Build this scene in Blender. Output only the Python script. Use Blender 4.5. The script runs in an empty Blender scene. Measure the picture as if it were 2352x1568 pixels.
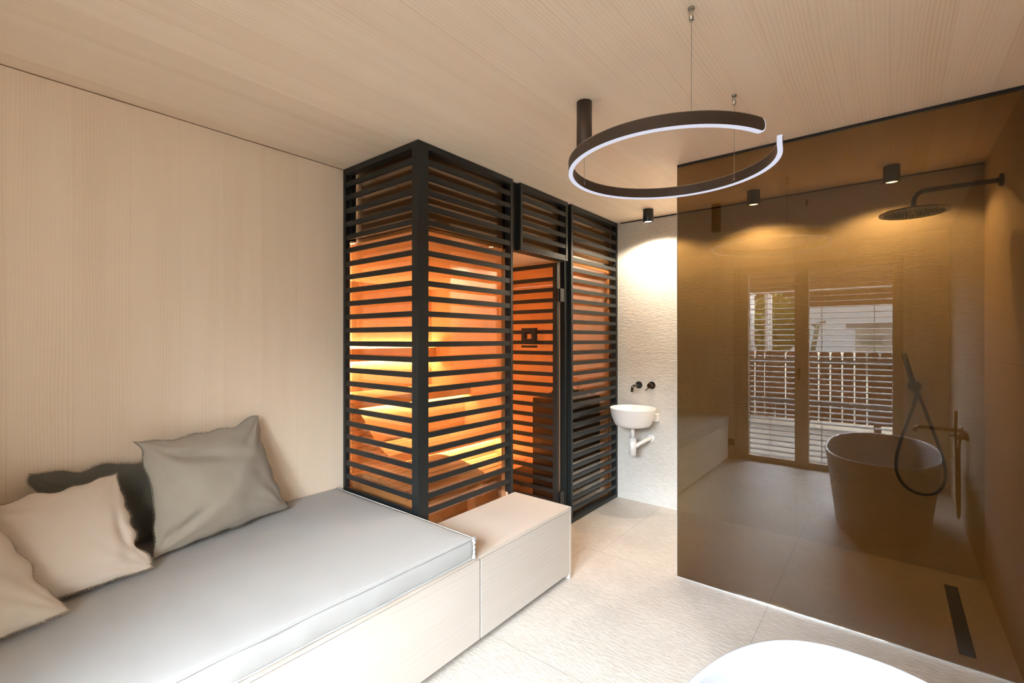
import bpy, bmesh, math, random
from mathutils import Vector, Matrix, noise as mnoise

# ------------------------------------------------------------------ camera, sky, exposure
sc = bpy.context.scene
COL = sc.collection
TH = .6775; F_PX = 1079.17; EYE = 1.4476
cam_d = bpy.data.cameras.new('camera'); cam = bpy.data.objects.new('camera', cam_d); COL.objects.link(cam)
cam.location = (0, 0, EYE); cam.rotation_euler = (math.pi/2, 0, TH)
cam_d.sensor_width = 36; cam_d.lens = F_PX/2352*36; cam_d.shift_y = -6.93/2352; cam_d.clip_start = .02
sc.camera = cam
vs = sc.view_settings
vs.view_transform = 'Standard'; vs.look = 'None'; vs.gamma = 1; vs.use_curve_mapping = False
vs.exposure = 0.73
sc.cycles.use_denoising = True
sc.cycles.max_bounces = 10; sc.cycles.diffuse_bounces = 6; sc.cycles.glossy_bounces = 4
sc.cycles.transparent_max_bounces = 24; sc.cycles.transmission_bounces = 4
sc.cycles.sample_clamp_indirect = 40; sc.cycles.caustics_reflective = False; sc.cycles.caustics_refractive = False
sc.cycles.use_light_tree = True

world = bpy.data.worlds.new('sky'); sc.world = world; world.use_nodes = True
nt = world.node_tree; nt.nodes.clear()
SKY_LOW = 4.0; GLOW = 98.0
# pale blue sky, with the bright hazy part of it high up beyond the garden
tc = nt.nodes.new('ShaderNodeTexCoord')
dp = nt.nodes.new('ShaderNodeVectorMath'); dp.operation = 'DOT_PRODUCT'; nt.links.new(tc.outputs['Generated'], dp.inputs[0])
dp.inputs[1].default_value = Vector((-.12, -.80, .58)).normalized()
def smap(sock, a, b):
    n = nt.nodes.new('ShaderNodeMapRange'); n.interpolation_type = 'SMOOTHSTEP'
    n.inputs['From Min'].default_value = a; n.inputs['From Max'].default_value = b
    nt.links.new(sock, n.inputs['Value']); return n.outputs[0]
spz = nt.nodes.new('ShaderNodeSeparateXYZ'); nt.links.new(tc.outputs['Generated'], spz.inputs[0])
mp_ = nt.nodes.new('ShaderNodeMath'); mp_.operation = 'MULTIPLY'
nt.links.new(smap(dp.outputs['Value'], .30, .92), mp_.inputs[0]); nt.links.new(smap(spz.outputs['Z'], .14, .34), mp_.inputs[1])
mu = nt.nodes.new('ShaderNodeMath'); mu.operation = 'MULTIPLY_ADD'; mu.inputs[1].default_value = GLOW-SKY_LOW; mu.inputs[2].default_value = SKY_LOW
nt.links.new(mp_.outputs[0], mu.inputs[0])
bg = nt.nodes.new('ShaderNodeBackground'); bg.inputs['Color'].default_value = (.84, .91, 1.0, 1)
wo = nt.nodes.new('ShaderNodeOutputWorld')
nt.links.new(mu.outputs[0], bg.inputs['Strength']); nt.links.new(bg.outputs[0], wo.inputs[0])

# portals: the two glazed leaves (guide daylight sampling)
for x0, x1 in ((-1.35, -.82), (-.73, .05)):
    pd = bpy.data.lights.new('daylight_portal', 'AREA'); po = bpy.data.objects.new('daylight_portal', pd); COL.objects.link(po)
    pd.shape = 'RECTANGLE'; pd.size = x1-x0; pd.size_y = 2.25; pd.cycles.is_portal = True
    po.location = ((x0+x1)/2, -.68, 1.14); po.rotation_euler = (math.radians(90), 0, 0)

# room constants
XL, XR, YB, YW, CZ = -2.657, .44, 3.957, -.44, 2.5     # left wall, right wall, back wall, window wall, ceiling
YG, XG = 2.855, -1.007                                  # shower glass plane and its free edge
SX, SY = -1.94, 1.622                                   # sauna front plane, sauna side plane
random.seed(7)

# ------------------------------------------------------------------ materials
def new_mat(name):
    m = bpy.data.materials.new(name); m.use_nodes = True
    return m, m.node_tree, m.node_tree.nodes['Principled BSDF']

def nd(t, kind, **kw):
    n = t.nodes.new(kind)
    for k, v in kw.items():
        if k in n.inputs: n.inputs[k].default_value = v
        else: setattr(n, k, v)
    return n

def mth(t, op, a, b=None, c=None):
    n = t.nodes.new('ShaderNodeMath'); n.operation = op
    for i, v in enumerate((a, b, c)):
        if v is None: continue
        if isinstance(v, (int, float)): n.inputs[i].default_value = v
        else: t.links.new(v, n.inputs[i])
    return n.outputs[0]

def mixc(t, f, a, b, kind='MIX'):
    n = t.nodes.new('ShaderNodeMix'); n.data_type = 'RGBA'; n.blend_type = kind
    for s, v in ((n.inputs[0], f), (n.inputs[6], a), (n.inputs[7], b)):
        if isinstance(v, (int, float)): s.default_value = v
        elif isinstance(v, tuple): s.default_value = v if len(v) == 4 else (*v, 1)
        else: t.links.new(v, s)
    return n.outputs[2]

def coords(t):
    c = t.nodes.new('ShaderNodeTexCoord'); s = t.nodes.new('ShaderNodeSeparateXYZ')
    t.links.new(c.outputs['Object'], s.inputs[0])
    return c.outputs['Object'], s.outputs['X'], s.outputs['Y'], s.outputs['Z']

def plain(name, col, rough=.5, metal=0, spec=.5, noise=0, nscale=40, bump=0):
    m, t, b = new_mat(name)
    b.inputs['Roughness'].default_value = rough; b.inputs['Metallic'].default_value = metal
    b.inputs['Specular IOR Level'].default_value = spec
    o, x, y, z = coords(t)
    n = nd(t, 'ShaderNodeTexNoise', Scale=nscale, Detail=4.0); t.links.new(o, n.inputs['Vector'])
    c2 = tuple(min(1, c*(1-noise)) for c in col)
    t.links.new(mixc(t, n.outputs[0], col, c2), b.inputs['Base Color'])
    if bump:
        bp = nd(t, 'ShaderNodeBump', Strength=bump, Distance=.002); t.links.new(n.outputs[0], bp.inputs['Height'])
        t.links.new(bp.outputs[0], b.inputs['Normal'])
    return m

def wood(name, across, along, col, dark, width=.14, grain=.5, var=.12, rough=.55, seam=.25, fine=150., seam_w=.0014):
    """spruce lamellae; across/along are axis letters"""
    m, t, b = new_mat(name)
    o, x, y, z = coords(t); ax = dict(x=x, y=y, z=z)
    u = ax[across]; v = ax[along]; w = [ax[k] for k in 'xyz' if k not in (across, along)][0]
    q = mth(t, 'DIVIDE', u, width); idx = mth(t, 'FLOOR', q); fr = mth(t, 'FRACT', q)
    wn = nd(t, 'ShaderNodeTexWhiteNoise', noise_dimensions='1D'); t.links.new(idx, wn.inputs['W'])
    rnd = wn.outputs['Value']
    # growth rings: bend the across coordinate slowly along the board
    cmb = t.nodes.new('ShaderNodeCombineXYZ')
    t.links.new(mth(t, 'MULTIPLY', u, 5.), cmb.inputs[0]); t.links.new(mth(t, 'MULTIPLY', v, .55), cmb.inputs[1])
    t.links.new(mth(t, 'MULTIPLY_ADD', rnd, 37., mth(t, 'MULTIPLY', w, 4.)), cmb.inputs[2])
    n1 = nd(t, 'ShaderNodeTexNoise', Scale=1.3, Detail=2.0); t.links.new(cmb.outputs[0], n1.inputs['Vector'])
    ring = mth(t, 'MULTIPLY_ADD', n1.outputs[0], 34., mth(t, 'MULTIPLY', u, fine))
    sn = mth(t, 'MULTIPLY_ADD', mth(t, 'SINE', ring), .5, .5)
    sn = mth(t, 'POWER', sn, 2.2)
    # irregular strength
    cm2 = t.nodes.new('ShaderNodeCombineXYZ')
    t.links.new(mth(t, 'MULTIPLY', u, 14.), cm2.inputs[0]); t.links.new(mth(t, 'MULTIPLY', v, .8), cm2.inputs[1]); t.links.new(mth(t, 'MULTIPLY', rnd, 11.), cm2.inputs[2])
    n2 = nd(t, 'ShaderNodeTexNoise', Scale=1.0, Detail=3.0); t.links.new(cm2.outputs[0], n2.inputs['Vector'])
    st = mth(t, 'MULTIPLY', mth(t, 'MAXIMUM', mth(t, 'SUBTRACT', n2.outputs[0], .28), 0.), 2.0)
    # fibre
    cm3 = t.nodes.new('ShaderNodeCombineXYZ')
    t.links.new(mth(t, 'MULTIPLY', u, 420.), cm3.inputs[0]); t.links.new(mth(t, 'MULTIPLY', v, 7.), cm3.inputs[1]); t.links.new(mth(t, 'MULTIPLY', w, 100.), cm3.inputs[2])
    n3 = nd(t, 'ShaderNodeTexNoise', Scale=1.0, Detail=2.0); t.links.new(cm3.outputs[0], n3.inputs['Vector'])
    f = mth(t, 'MULTIPLY', mth(t, 'MULTIPLY', sn, st), grain)
    f = mth(t, 'ADD', f, mth(t, 'MULTIPLY', mth(t, 'SUBTRACT', n3.outputs[0], .5), .25*grain))
    f = mth(t, 'ADD', f, mth(t, 'MULTIPLY', mth(t, 'SUBTRACT', rnd, .5), var*2))
    f = mth(t, 'ADD', f, mth(t, 'MULTIPLY', mth(t, 'SUBTRACT', n2.outputs[0], .5), .55*grain))
    edge = mth(t, 'LESS_THAN', mth(t, 'MINIMUM', fr, mth(t, 'SUBTRACT', 1., fr)), seam_w/width)
    f = mth(t, 'MULTIPLY_ADD', edge, seam, f)
    cl = nd(t, 'ShaderNodeClamp'); t.links.new(mth(t, 'ADD', f, .15), cl.inputs[0])
    # sparse pin knots
    vo = nd(t, 'ShaderNodeTexVoronoi', Scale=3.1); cm4 = t.nodes.new('ShaderNodeCombineXYZ')
    t.links.new(mth(t, 'MULTIPLY', u, 1.0), cm4.inputs[0]); t.links.new(mth(t, 'MULTIPLY', v, .6), cm4.inputs[1]); t.links.new(w, cm4.inputs[2])
    t.links.new(cm4.outputs[0], vo.inputs['Vector'])
    kn = mth(t, 'LESS_THAN', vo.outputs['Distance'], .012)
    c = mixc(t, cl.outputs[0], col, dark)
    c = mixc(t, mth(t, 'MULTIPLY', kn, .7), c, (dark[0]*.4, dark[1]*.3, dark[2]*.3))
    t.links.new(c, b.inputs['Base Color'])
    b.inputs['Roughness'].default_value = rough; b.inputs['Specular IOR Level'].default_value = .25
    bp = nd(t, 'ShaderNodeBump', Strength=.12, Distance=.0006); t.links.new(f, bp.inputs['Height']); t.links.new(bp.outputs[0], b.inputs['Normal'])
    return m

def stone(name, col, col2, rough=.55, bump=.5, lines=(), scale=1., spec=.4, squash=(1, 1, 1), joint=.0022, jcol=.55):
    """fine chiselled stone; lines = [(axis, position, limit_axis or None, from, to)]"""
    m, t, b = new_mat(name)
    o, x, y, z = coords(t); ax = dict(x=x, y=y, z=z)
    mp = nd(t, 'ShaderNodeMapping'); mp.inputs['Scale'].default_value = squash; mp.inputs['Rotation'].default_value = (.0, .22, .3)
    t.links.new(o, mp.inputs[0])
    n1 = nd(t, 'ShaderNodeTexNoise', Scale=44*scale, Detail=7.0, Roughness=.62); t.links.new(mp.outputs[0], n1.inputs['Vector'])
    n2 = nd(t, 'ShaderNodeTexNoise', Scale=2.3*scale, Detail=4.0); t.links.new(o, n2.inputs['Vector'])
    n3 = nd(t, 'ShaderNodeTexNoise', Scale=95*scale, Detail=3.0); t.links.new(mp.outputs[0], n3.inputs['Vector'])
    sp = mth(t, 'GREATER_THAN', n3.outputs[0], .66)
    f = mth(t, 'ADD', mth(t, 'MULTIPLY', n1.outputs[0], .6), mth(t, 'MULTIPLY', n2.outputs[0], .5))
    cr = nd(t, 'ShaderNodeMapRange'); cr.inputs['From Min'].default_value = .4; cr.inputs['From Max'].default_value = .72
    t.links.new(f, cr.inputs['Value'])
    c = mixc(t, cr.outputs[0], col, col2)
    c = mixc(t, mth(t, 'MULTIPLY', sp, .25), c, tuple(k*.55 for k in col2))
    h = n1.outputs[0]
    if lines:
        tot = None
        for (a, p, la, l0, l1) in lines:
            e = mth(t, 'LESS_THAN', mth(t, 'ABSOLUTE', mth(t, 'SUBTRACT', ax[a], p)), joint)
            if la:
                e = mth(t, 'MULTIPLY', e, mth(t, 'MULTIPLY', mth(t, 'GREATER_THAN', ax[la], l0), mth(t, 'LESS_THAN', ax[la], l1)))
            tot = e if tot is None else mth(t, 'MAXIMUM', tot, e)
        c = mixc(t, mth(t, 'MULTIPLY', tot, .85), c, tuple(k*jcol for k in col2))
    t.links.new(c, b.inputs['Base Color'])
    b.inputs['Roughness'].default_value = rough; b.inputs['Specular IOR Level'].default_value = spec
    bp = nd(t, 'ShaderNodeBump', Strength=bump, Distance=.008); t.links.new(h, bp.inputs['Height']); t.links.new(bp.outputs[0], b.inputs['Normal'])
    return m

def tinted_glass(name, tint, r0):
    """each face of the pane lets tint**.5 through and mirrors r0 head-on, more at a glancing angle"""
    m = bpy.data.materials.new(name); m.use_nodes = True; t = m.node_tree; t.nodes.clear()
    out = t.nodes.new('ShaderNodeOutputMaterial'); tr = t.nodes.new('ShaderNodeBsdfTransparent'); gl = t.nodes.new('ShaderNodeBsdfGlossy')
    tr.inputs[0].default_value = (*[c**.5 for c in tint], 1); gl.inputs['Roughness'].default_value = 0.0; gl.inputs[0].default_value = (1, 1, 1, 1)
    lw = nd(t, 'ShaderNodeLayerWeight', Blend=.5)
    p5 = mth(t, 'POWER', lw.outputs['Facing'], 5.)
    f = mth(t, 'MULTIPLY_ADD', p5, 1-r0, r0)
    mx = t.nodes.new('ShaderNodeMixShader'); t.links.new(f, mx.inputs[0]); t.links.new(tr.outputs[0], mx.inputs[1]); t.links.new(gl.outputs[0], mx.inputs[2])
    t.links.new(mx.outputs[0], out.inputs[0])
    return m

def fabric(name, col, col2, weave=900., bump=.25, sheen=.2):
    m, t, b = new_mat(name)
    o, x, y, z = coords(t)
    n1 = nd(t, 'ShaderNodeTexNoise', Scale=3.5, Detail=3.0); t.links.new(o, n1.inputs['Vector'])
    n2 = nd(t, 'ShaderNodeTexNoise', Scale=320., Detail=2.0); t.links.new(o, n2.inputs['Vector'])
    f = mth(t, 'ADD', mth(t, 'MULTIPLY', n1.outputs[0], .6), mth(t, 'MULTIPLY', n2.outputs[0], .5))
    t.links.new(mixc(t, f, col, col2), b.inputs['Base Color'])
    b.inputs['Roughness'].default_value = .9; b.inputs['Sheen Weight'].default_value = sheen; b.inputs['Specular IOR Level'].default_value = .15
    n4 = nd(t, 'ShaderNodeTexNoise', Scale=14., Detail=3.0); t.links.new(o, n4.inputs['Vector'])
    hh = mth(t, 'ADD', mth(t, 'MULTIPLY', n2.outputs[0], .25), mth(t, 'MULTIPLY', n4.outputs[0], .9))
    bp = nd(t, 'ShaderNodeBump', Strength=bump, Distance=.004); t.links.new(hh, bp.inputs['Height']); t.links.new(bp.outputs[0], b.inputs['Normal'])
    return m

def emitter(name, col, s):
    m = bpy.data.materials.new(name); m.use_nodes = True; t = m.node_tree; t.nodes.clear()
    out = t.nodes.new('ShaderNodeOutputMaterial'); e = t.nodes.new('ShaderNodeEmission')
    e.inputs[0].default_value = (*col, 1); e.inputs[1].default_value = s; t.links.new(e.outputs[0], out.inputs[0])
    return m

SPR = (.92, .79, .64); SPRD = (.70, .52, .37)
M_wallwood = wood('spruce_wall', 'y', 'z', SPR, SPRD, width=.19, grain=.30, var=.07, fine=560., seam=.12)
M_ceilwood = wood('spruce_ceiling', 'x', 'y', SPR, SPRD, width=.17, grain=.38, var=.11, fine=420., seam=.32)
M_winwood = wood('spruce_window_wall', 'x', 'z', SPR, SPRD, width=.19, grain=.45, var=.07, fine=420., seam=.12)
M_frontwood = wood('pale_spruce_front', 'z', 'y', (.55, .505, .46), (.46, .39, .32), width=.9, grain=.45, var=0, fine=260., seam=0)
M_topwood = wood('pale_spruce_top', 'x', 'y', (.60, .54, .48), (.48, .40, .325), width=.9, grain=.32, var=0, fine=200., seam=0)
M_endwood = wood('pale_spruce_end', 'x', 'z', (.60, .54, .48), (.48, .40, .325), width=.9, grain=.32, var=0, fine=300., seam=0)
M_framewood = wood('window_frame_wood', 'x', 'z', (.72, .58, .43), (.5, .36, .24), width=.5, grain=.4, var=0, seam=0)
SA = (.78, .60, .42); SAD = (.60, .40, .24)
M_sauna_y = wood('sauna_panel_side', 'y', 'z', SA, SAD, width=.12, grain=.4, var=.06, fine=420.)
M_sauna_x = wood('sauna_panel_far', 'x', 'z', SA, SAD, width=.12, grain=.4, var=.06, fine=420.)
M_sauna_c = wood('sauna_ceiling_wood', 'x', 'y', SA, SAD, width=.14, grain=.4, var=.06, fine=300.)
M_plank = wood('sauna_plank', 'x', 'y', (.74, .55, .37), (.56, .37, .22), width=2.0, grain=.45, var=0, fine=380., seam=0)
M_backstone = stone('back_wall_stone', (.69, .67, .635), (.57, .545, .505), rough=.65, bump=.55, squash=(.55, 1, 1.5),
                    lines=[('z', 1.32, None, 0, 0), ('x', -.534, 'z', 0, 3)], joint=.0016, jcol=.75)
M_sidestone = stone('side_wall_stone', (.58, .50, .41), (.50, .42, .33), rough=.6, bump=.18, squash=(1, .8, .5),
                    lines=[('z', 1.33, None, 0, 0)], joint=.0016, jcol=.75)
gl = [('x', -.515, None, 0, 0), ('x', -1.645, 'y', -2, 2.86), ('x', -1.025, 'y', 2.86, 9), ('x', -1.535, 'y', 2.86, 9)]
gl += [('y', .59+1.135*k, None, 0, 0) for k in range(0, 3)]
M_floor = stone('floor_stone', (.59, .555, .515), (.44, .40, .355), rough=.42, bump=.42, squash=(.55, 1.5, 1), lines=gl, joint=.0015, spec=.5, jcol=.6)
M_black = plain('black_coated_steel', (.014, .0165, .0165), rough=.40, noise=.2, nscale=200, spec=.4)
M_dark = plain('black_gap_shade', (.012, .011, .010), rough=.8, spec=.1)
M_mattblack = plain('matt_black_fitting', (.012, .012, .012), rough=.35, spec=.5)
M_bronze = plain('dark_bronze_aluminium', (.095, .068, .055), rough=.42, metal=.35, noise=.15, nscale=300)
M_chrome = plain('brushed_nickel', (.62, .58, .52), rough=.25, metal=1)
M_blackchrome = plain('polished_black_chrome', (.10, .085, .07), rough=.14, metal=1)
M_brass_d = plain('brushed_bronze_tap', (.30, .22, .15), rough=.35, metal=.9)
M_white = plain('white_mineral', (.86, .85, .84), rough=.32, spec=.5, noise=.02)
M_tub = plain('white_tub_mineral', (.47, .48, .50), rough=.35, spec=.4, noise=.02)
M_whitepipe = plain('white_pipe', (.84, .84, .84), rough=.3, spec=.5)
M_steel = plain('steel_channel', (.75, .75, .73), rough=.25, metal=.9)
M_cable = plain('steel_cable', (.45, .42, .38), rough=.4, metal=.8)
M_blind = plain('grey_aluminium_slat', (.035, .037, .04), rough=.6, spec=.25)
M_stoneheat = plain('heater_stones', (.10, .095, .09), rough=.9, noise=.5, nscale=20, bump=.5)
M_showerglass = tinted_glass('bronze_shower_glass', (.170, .104, .037), .050)
M_saunaglass = tinted_glass('amber_sauna_glass', (.86, .65, .46), .11)
M_doorglass = tinted_glass('amber_door_glass', (.80, .53, .34), .04)
M_winglass = tinted_glass('clear_window_glass', (.92, .95, .93), .03)
M_lampdiff = emitter('ring_diffuser', (.86, .86, 1.0), .52)
M_led = emitter('warm_led', (1.0, .68, .38), 82.0)
M_spotdisc = emitter('downlight_lens', (1.0, .80, .55), 60.0)
M_taupe = fabric('taupe_linen', (.40, .355, .295), (.33, .29, .24))
M_grey = fabric('dark_grey_linen', (.135, .125, .10), (.10, .093, .075))
M_beige = fabric('beige_linen', (.72, .62, .53), (.62, .53, .45))
M_sand = fabric('sand_linen', (.58, .50, .41), (.50, .42, .34))
M_fr_dark = fabric('dark_fringe', (.22, .19, .14), (.16, .14, .10))
M_fr_beige = fabric('beige_fringe', (.47, .38, .29), (.36, .28, .21))
M_matt = fabric('light_grey_mattress_cloth', (.405, .40, .39), (.36, .355, .345), bump=.12, sheen=.1)

# ------------------------------------------------------------------ mesh helpers
def b_box(bm, x0, x1, y0, y1, z0, z1, bev=0):
    vs_ = [bm.verts.new(p) for p in ((x0, y0, z0), (x1, y0, z0), (x1, y1, z0), (x0, y1, z0), (x0, y0, z1), (x1, y0, z1), (x1, y1, z1), (x0, y1, z1))]
    fs = [bm.faces.new([vs_[i] for i in f]) for f in ((0, 3, 2, 1), (4, 5, 6, 7), (0, 1, 5, 4), (1, 2, 6, 5), (2, 3, 7, 6), (3, 0, 4, 7))]
    if bev:
        es = list({e for f in fs for e in f.edges})
        bmesh.ops.bevel(bm, geom=es, offset=bev, segments=2, affect='EDGES', profile=.6)

def b_cyl(bm, p0, p1, r0, r1=None, n=32, caps=True):
    r1 = r0 if r1 is None else r1
    p0, p1 = Vector(p0), Vector(p1); d = (p1-p0).normalized()
    a = d.orthogonal().normalized(); b = d.cross(a)
    A = []; B = []
    for i in range(n):
        t = 2*math.pi*i/n; w = a*math.cos(t)+b*math.sin(t)
        A.append(bm.verts.new(p0+w*r0)); B.append(bm.verts.new(p1+w*r1))
    for i in range(n):
        j = (i+1) % n; f = bm.faces.new((A[i], A[j], B[j], B[i])); f.smooth = True
    if caps: bm.faces.new(A[::-1]); bm.faces.new(B)

def b_tube(bm, pts, r, n=12, caps=True):
    pts = [Vector(p) for p in pts]; rings = []
    up = None
    for i, p in enumerate(pts):
        d = (pts[min(i+1, len(pts)-1)]-pts[max(i-1, 0)]).normalized()
        if up is None: up = d.orthogonal().normalized()
        up = (up-d*up.dot(d)).normalized(); s = d.cross(up)
        rr = r[i] if isinstance(r, (list, tuple)) else r
        rings.append([bm.verts.new(p+(up*math.cos(2*math.pi*k/n)+s*math.sin(2*math.pi*k/n))*rr) for k in range(n)])
    for A, B in zip(rings, rings[1:]):
        for k in range(n):
            j = (k+1) % n; f = bm.faces.new((A[k], A[j], B[j], B[k])); f.smooth = True
    if caps: bm.faces.new(rings[0][::-1]); bm.faces.new(rings[-1])

def b_lathe(bm, prof, c, n=64, sx=1, sy=1, power=2.0):
    """prof = [(r, z)], superellipse when power != 2; open profile"""
    rings = []
    for r, z in prof:
        ring = []
        for i in range(n):
            t = 2*math.pi*i/n; ct, st = math.cos(t), math.sin(t)
            k = (abs(ct)**power+abs(st)**power)**(-1/power)
            rx, ry = (r if isinstance(r, tuple) else (r*sx, r*sy))
            ring.append(bm.verts.new((c[0]+ct*k*rx, c[1]+st*k*ry, c[2]+z)))
        rings.append(ring)
    for A, B in zip(rings, rings[1:]):
        for i in range(n):
            j = (i+1) % n; f = bm.faces.new((A[i], A[j], B[j], B[i])); f.smooth = True
    bm.faces.new(rings[0][::-1]); bm.faces.new(rings[-1])

def smooth_path(pts, k=8):
    """Catmull-Rom through pts"""
    P = [Vector(p) for p in pts]; P = [P[0]*2-P[1]]+P+[P[-1]*2-P[-2]]; out = []
    for i in range(1, len(P)-2):
        for s in range(k):
            t = s/k; a, b, c, d = P[i-1], P[i], P[i+1], P[i+2]
            out.append(.5*((2*b)+(c-a)*t+(2*a-5*b+4*c-d)*t*t+(3*b-a-3*c+d)*t**3))
    out.append(P[-2]); return out

def obj(name, bm, mat, parent=None, base=None):
    me = bpy.data.meshes.new(name)
    bmesh.ops.recalc_face_normals(bm, faces=bm.faces[:])
    o = bpy.data.objects.new(name, me)
    if parent is not None:
        w = Vector(parent.location); p = parent.parent
        while p is not None: w += Vector(p.location); p = p.parent
        bmesh.ops.translate(bm, verts=bm.verts[:], vec=-w)
        o.parent = parent
    elif base is not None:
        bmesh.ops.translate(bm, verts=bm.verts[:], vec=-Vector(base)); o.location = base
    bm.to_mesh(me); bm.free(); me.materials.append(mat); COL.objects.link(o)
    return o

def thing(name, label, cat, loc, group=None):
    o = bpy.data.objects.new(name, None); COL.objects.link(o); o.location = loc; o.empty_display_size = .1
    o['label'] = label; o['category'] = cat
    if group: o['group'] = group
    return o

def tag(o, label, cat, group=None):
    o['label'] = label; o['category'] = cat
    if group: o['group'] = group
    return o

def bx(name, mat, dims, parent=None, bev=0, base=None):
    bm = bmesh.new()
    for d in (dims if isinstance(dims, list) else [dims]): b_box(bm, *d, bev=bev)
    return obj(name, bm, mat, parent, base)

def struct(name, mat, dims, label=None):
    o = bx(name, mat, dims); o['kind'] = 'structure'
    if label: o['label'] = label
    return o

# ------------------------------------------------------------------ room shell
XS0 = -4.42                                   # sauna's far left inner face
struct('floor', M_floor, (XS0-.15, XR+.2, YW-.12, YB+.2, -.2, 0))
struct('ceiling', M_ceilwood, (XS0-.15, XR+.2, YW-.25, YB+.2, CZ, CZ+.2))
struct('wall_left', M_wallwood, (XL-.04, XL, YW-.25, SY+.006, 0, CZ))
struct('wall_back', M_backstone, (XS0-.15, XR+.2, YB, YB+.2, 0, CZ-.008))
struct('wall_right', M_sidestone, (XR, XR+.2, YW-.25, YB, 0, CZ))
# window wall with the opening of the double terrace door
OX0, OX1, OZ = -1.484, .105, 2.30
struct('wall_window', M_winwood, [(XL-.04, OX0, YW-.25, YW, 0, CZ), (OX1, XR, YW-.25, YW, 0, CZ), (OX0, OX1, YW-.25, YW, OZ, CZ)])
# black strip painting in the shade of the gap between stone wall and ceiling
struct('gap_shade_back', M_dark, (SX+.03, XR, YB-.004, YB+.0, CZ-.009, CZ-.0005))

struct('gap_shade_left', plain('brown_gap_shade', (.22, .12, .06), rough=.9), (XL, XL+.0015, YW, SY, CZ-.0035, CZ))  # brown strip painted in for the shadowed seam under the ceiling
# terrace door: fixed frame, two leaves
fr = bx('window_1', M_framewood, [(OX0, OX0+.06, YW-.12, YW+.0, 0, OZ), (OX1-.06, OX1, YW-.12, YW, 0, OZ), (OX0+.06, OX1-.06, YW-.12, YW, OZ-.04, OZ), (OX0+.06, OX1-.06, YW-.12, YW, 0, .015)])
fr['kind'] = 'structure'
for (a, b, hx) in ((-1.424, -.779, -.80), (-.777, .045, None)):
    ga, gb = ((-1.324, -.842) if hx else (-.708, .02))
    g0, g1 = .06, 2.215
    lf = bx('door_leaf_frame', M_framewood, [(a, ga, YW-.09, YW-.01, .016, 2.258), (gb, b, YW-.09, YW-.01, .016, 2.258), (ga, gb, YW-.09, YW-.01, .016, g0), (ga, gb, YW-.09, YW-.01, g1, 2.258)], fr)
    bx('pane', M_winglass, (ga, gb, YW-.06, YW-.045, g0, g1), lf)
    if hx:
        bm = bmesh.new(); b_box(bm, hx-.012, hx+.012, YW-.008, YW-.002, .98, 1.11, bev=.002)
        b_tube(bm, smooth_path([(hx, YW-.004, 1.045), (hx, YW+.035, 1.045), (hx-.01, YW+.045, 1.045), (hx-.11, YW+.045, 1.045)], 4), .009)
        obj('door_handle', bm, M_mattblack, lf)
# wall socket beside the bench end
so = thing('wall_socket', 'small dark square wall socket low on the window wall beside the bench', 'socket', (-1.415-.1, YW, .185))
bx('cover_plate', M_mattblack, (-1.555, -1.475, YW+.001, YW+.010, .145, .225), so, bev=.002)
bm = bmesh.new(); b_cyl(bm, (-1.515, YW+.010, .185), (-1.515, YW+.0115, .185), .02); obj('outlet', bm, M_bronze, so)

# venetian blinds outside each leaf
BP = .0625
for n, (a, b, cords) in enumerate(((-1.34, -.825, (-1.12,)), (-.725, .04, (-.60, -.13)))):
    t = thing('venetian_blind', ('narrow grey venetian blind outside the left terrace door leaf' if n else 'grey venetian blind outside the terrace door leaf nearest the bench') if False else
              ('grey aluminium venetian blind outside the narrower door leaf, beside the bench' if n == 0 else 'grey aluminium venetian blind outside the wider door leaf, behind the bathtub'), 'blind', ((a+b)/2, YW-.17, .03))
    bm = bmesh.new(); z = .05
    tilt = math.radians(11)
    while z < 2.28:
        cs = []
        for k in range(5):
            s = (k/4-.5); d = s*.062
            cs.append((YW-.17+d*math.cos(tilt), z+d*math.sin(tilt)*-1+.005*(1-4*s*s)))
        top = [(bm.verts.new((a, y, zz+.0008)), bm.verts.new((b, y, zz+.0008))) for y, zz in cs]
        bot = [(bm.verts.new((a, y, zz-.0008)), bm.verts.new((b, y, zz-.0008))) for y, zz in cs]
        for k in range(4):
            bm.faces.new((top[k][0], top[k][1], top[k+1][1], top[k+1][0])); bm.faces.new((bot[k][0], bot[k+1][0], bot[k+1][1], bot[k][1]))
            for e in (0, 1): bm.faces.new((top[k][e], top[k+1][e], bot[k+1][e], bot[k][e]))
        for k in (0, 4): bm.faces.new((top[k][0], top[k][1], bot[k][1], bot[k][0]))
        z += BP
    obj('slats', bm, M_blind, t)
    for cx in cords:
        bx('cord', M_mattblack, [(cx-.002, cx+.002, YW-.206, YW-.2045, .04, 2.29), (cx-.002, cx+.002, YW-.1355, YW-.134, .04, 2.29)], t)
    for gx in (a-.012, b): bx('guide_rail', M_blind, (gx, gx+.012, YW-.185, YW-.155, 0, 2.29), t)
    bx('bottom_rail', M_blind, (a, b, YW-.19, YW-.15, .012, .03), t)

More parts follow.
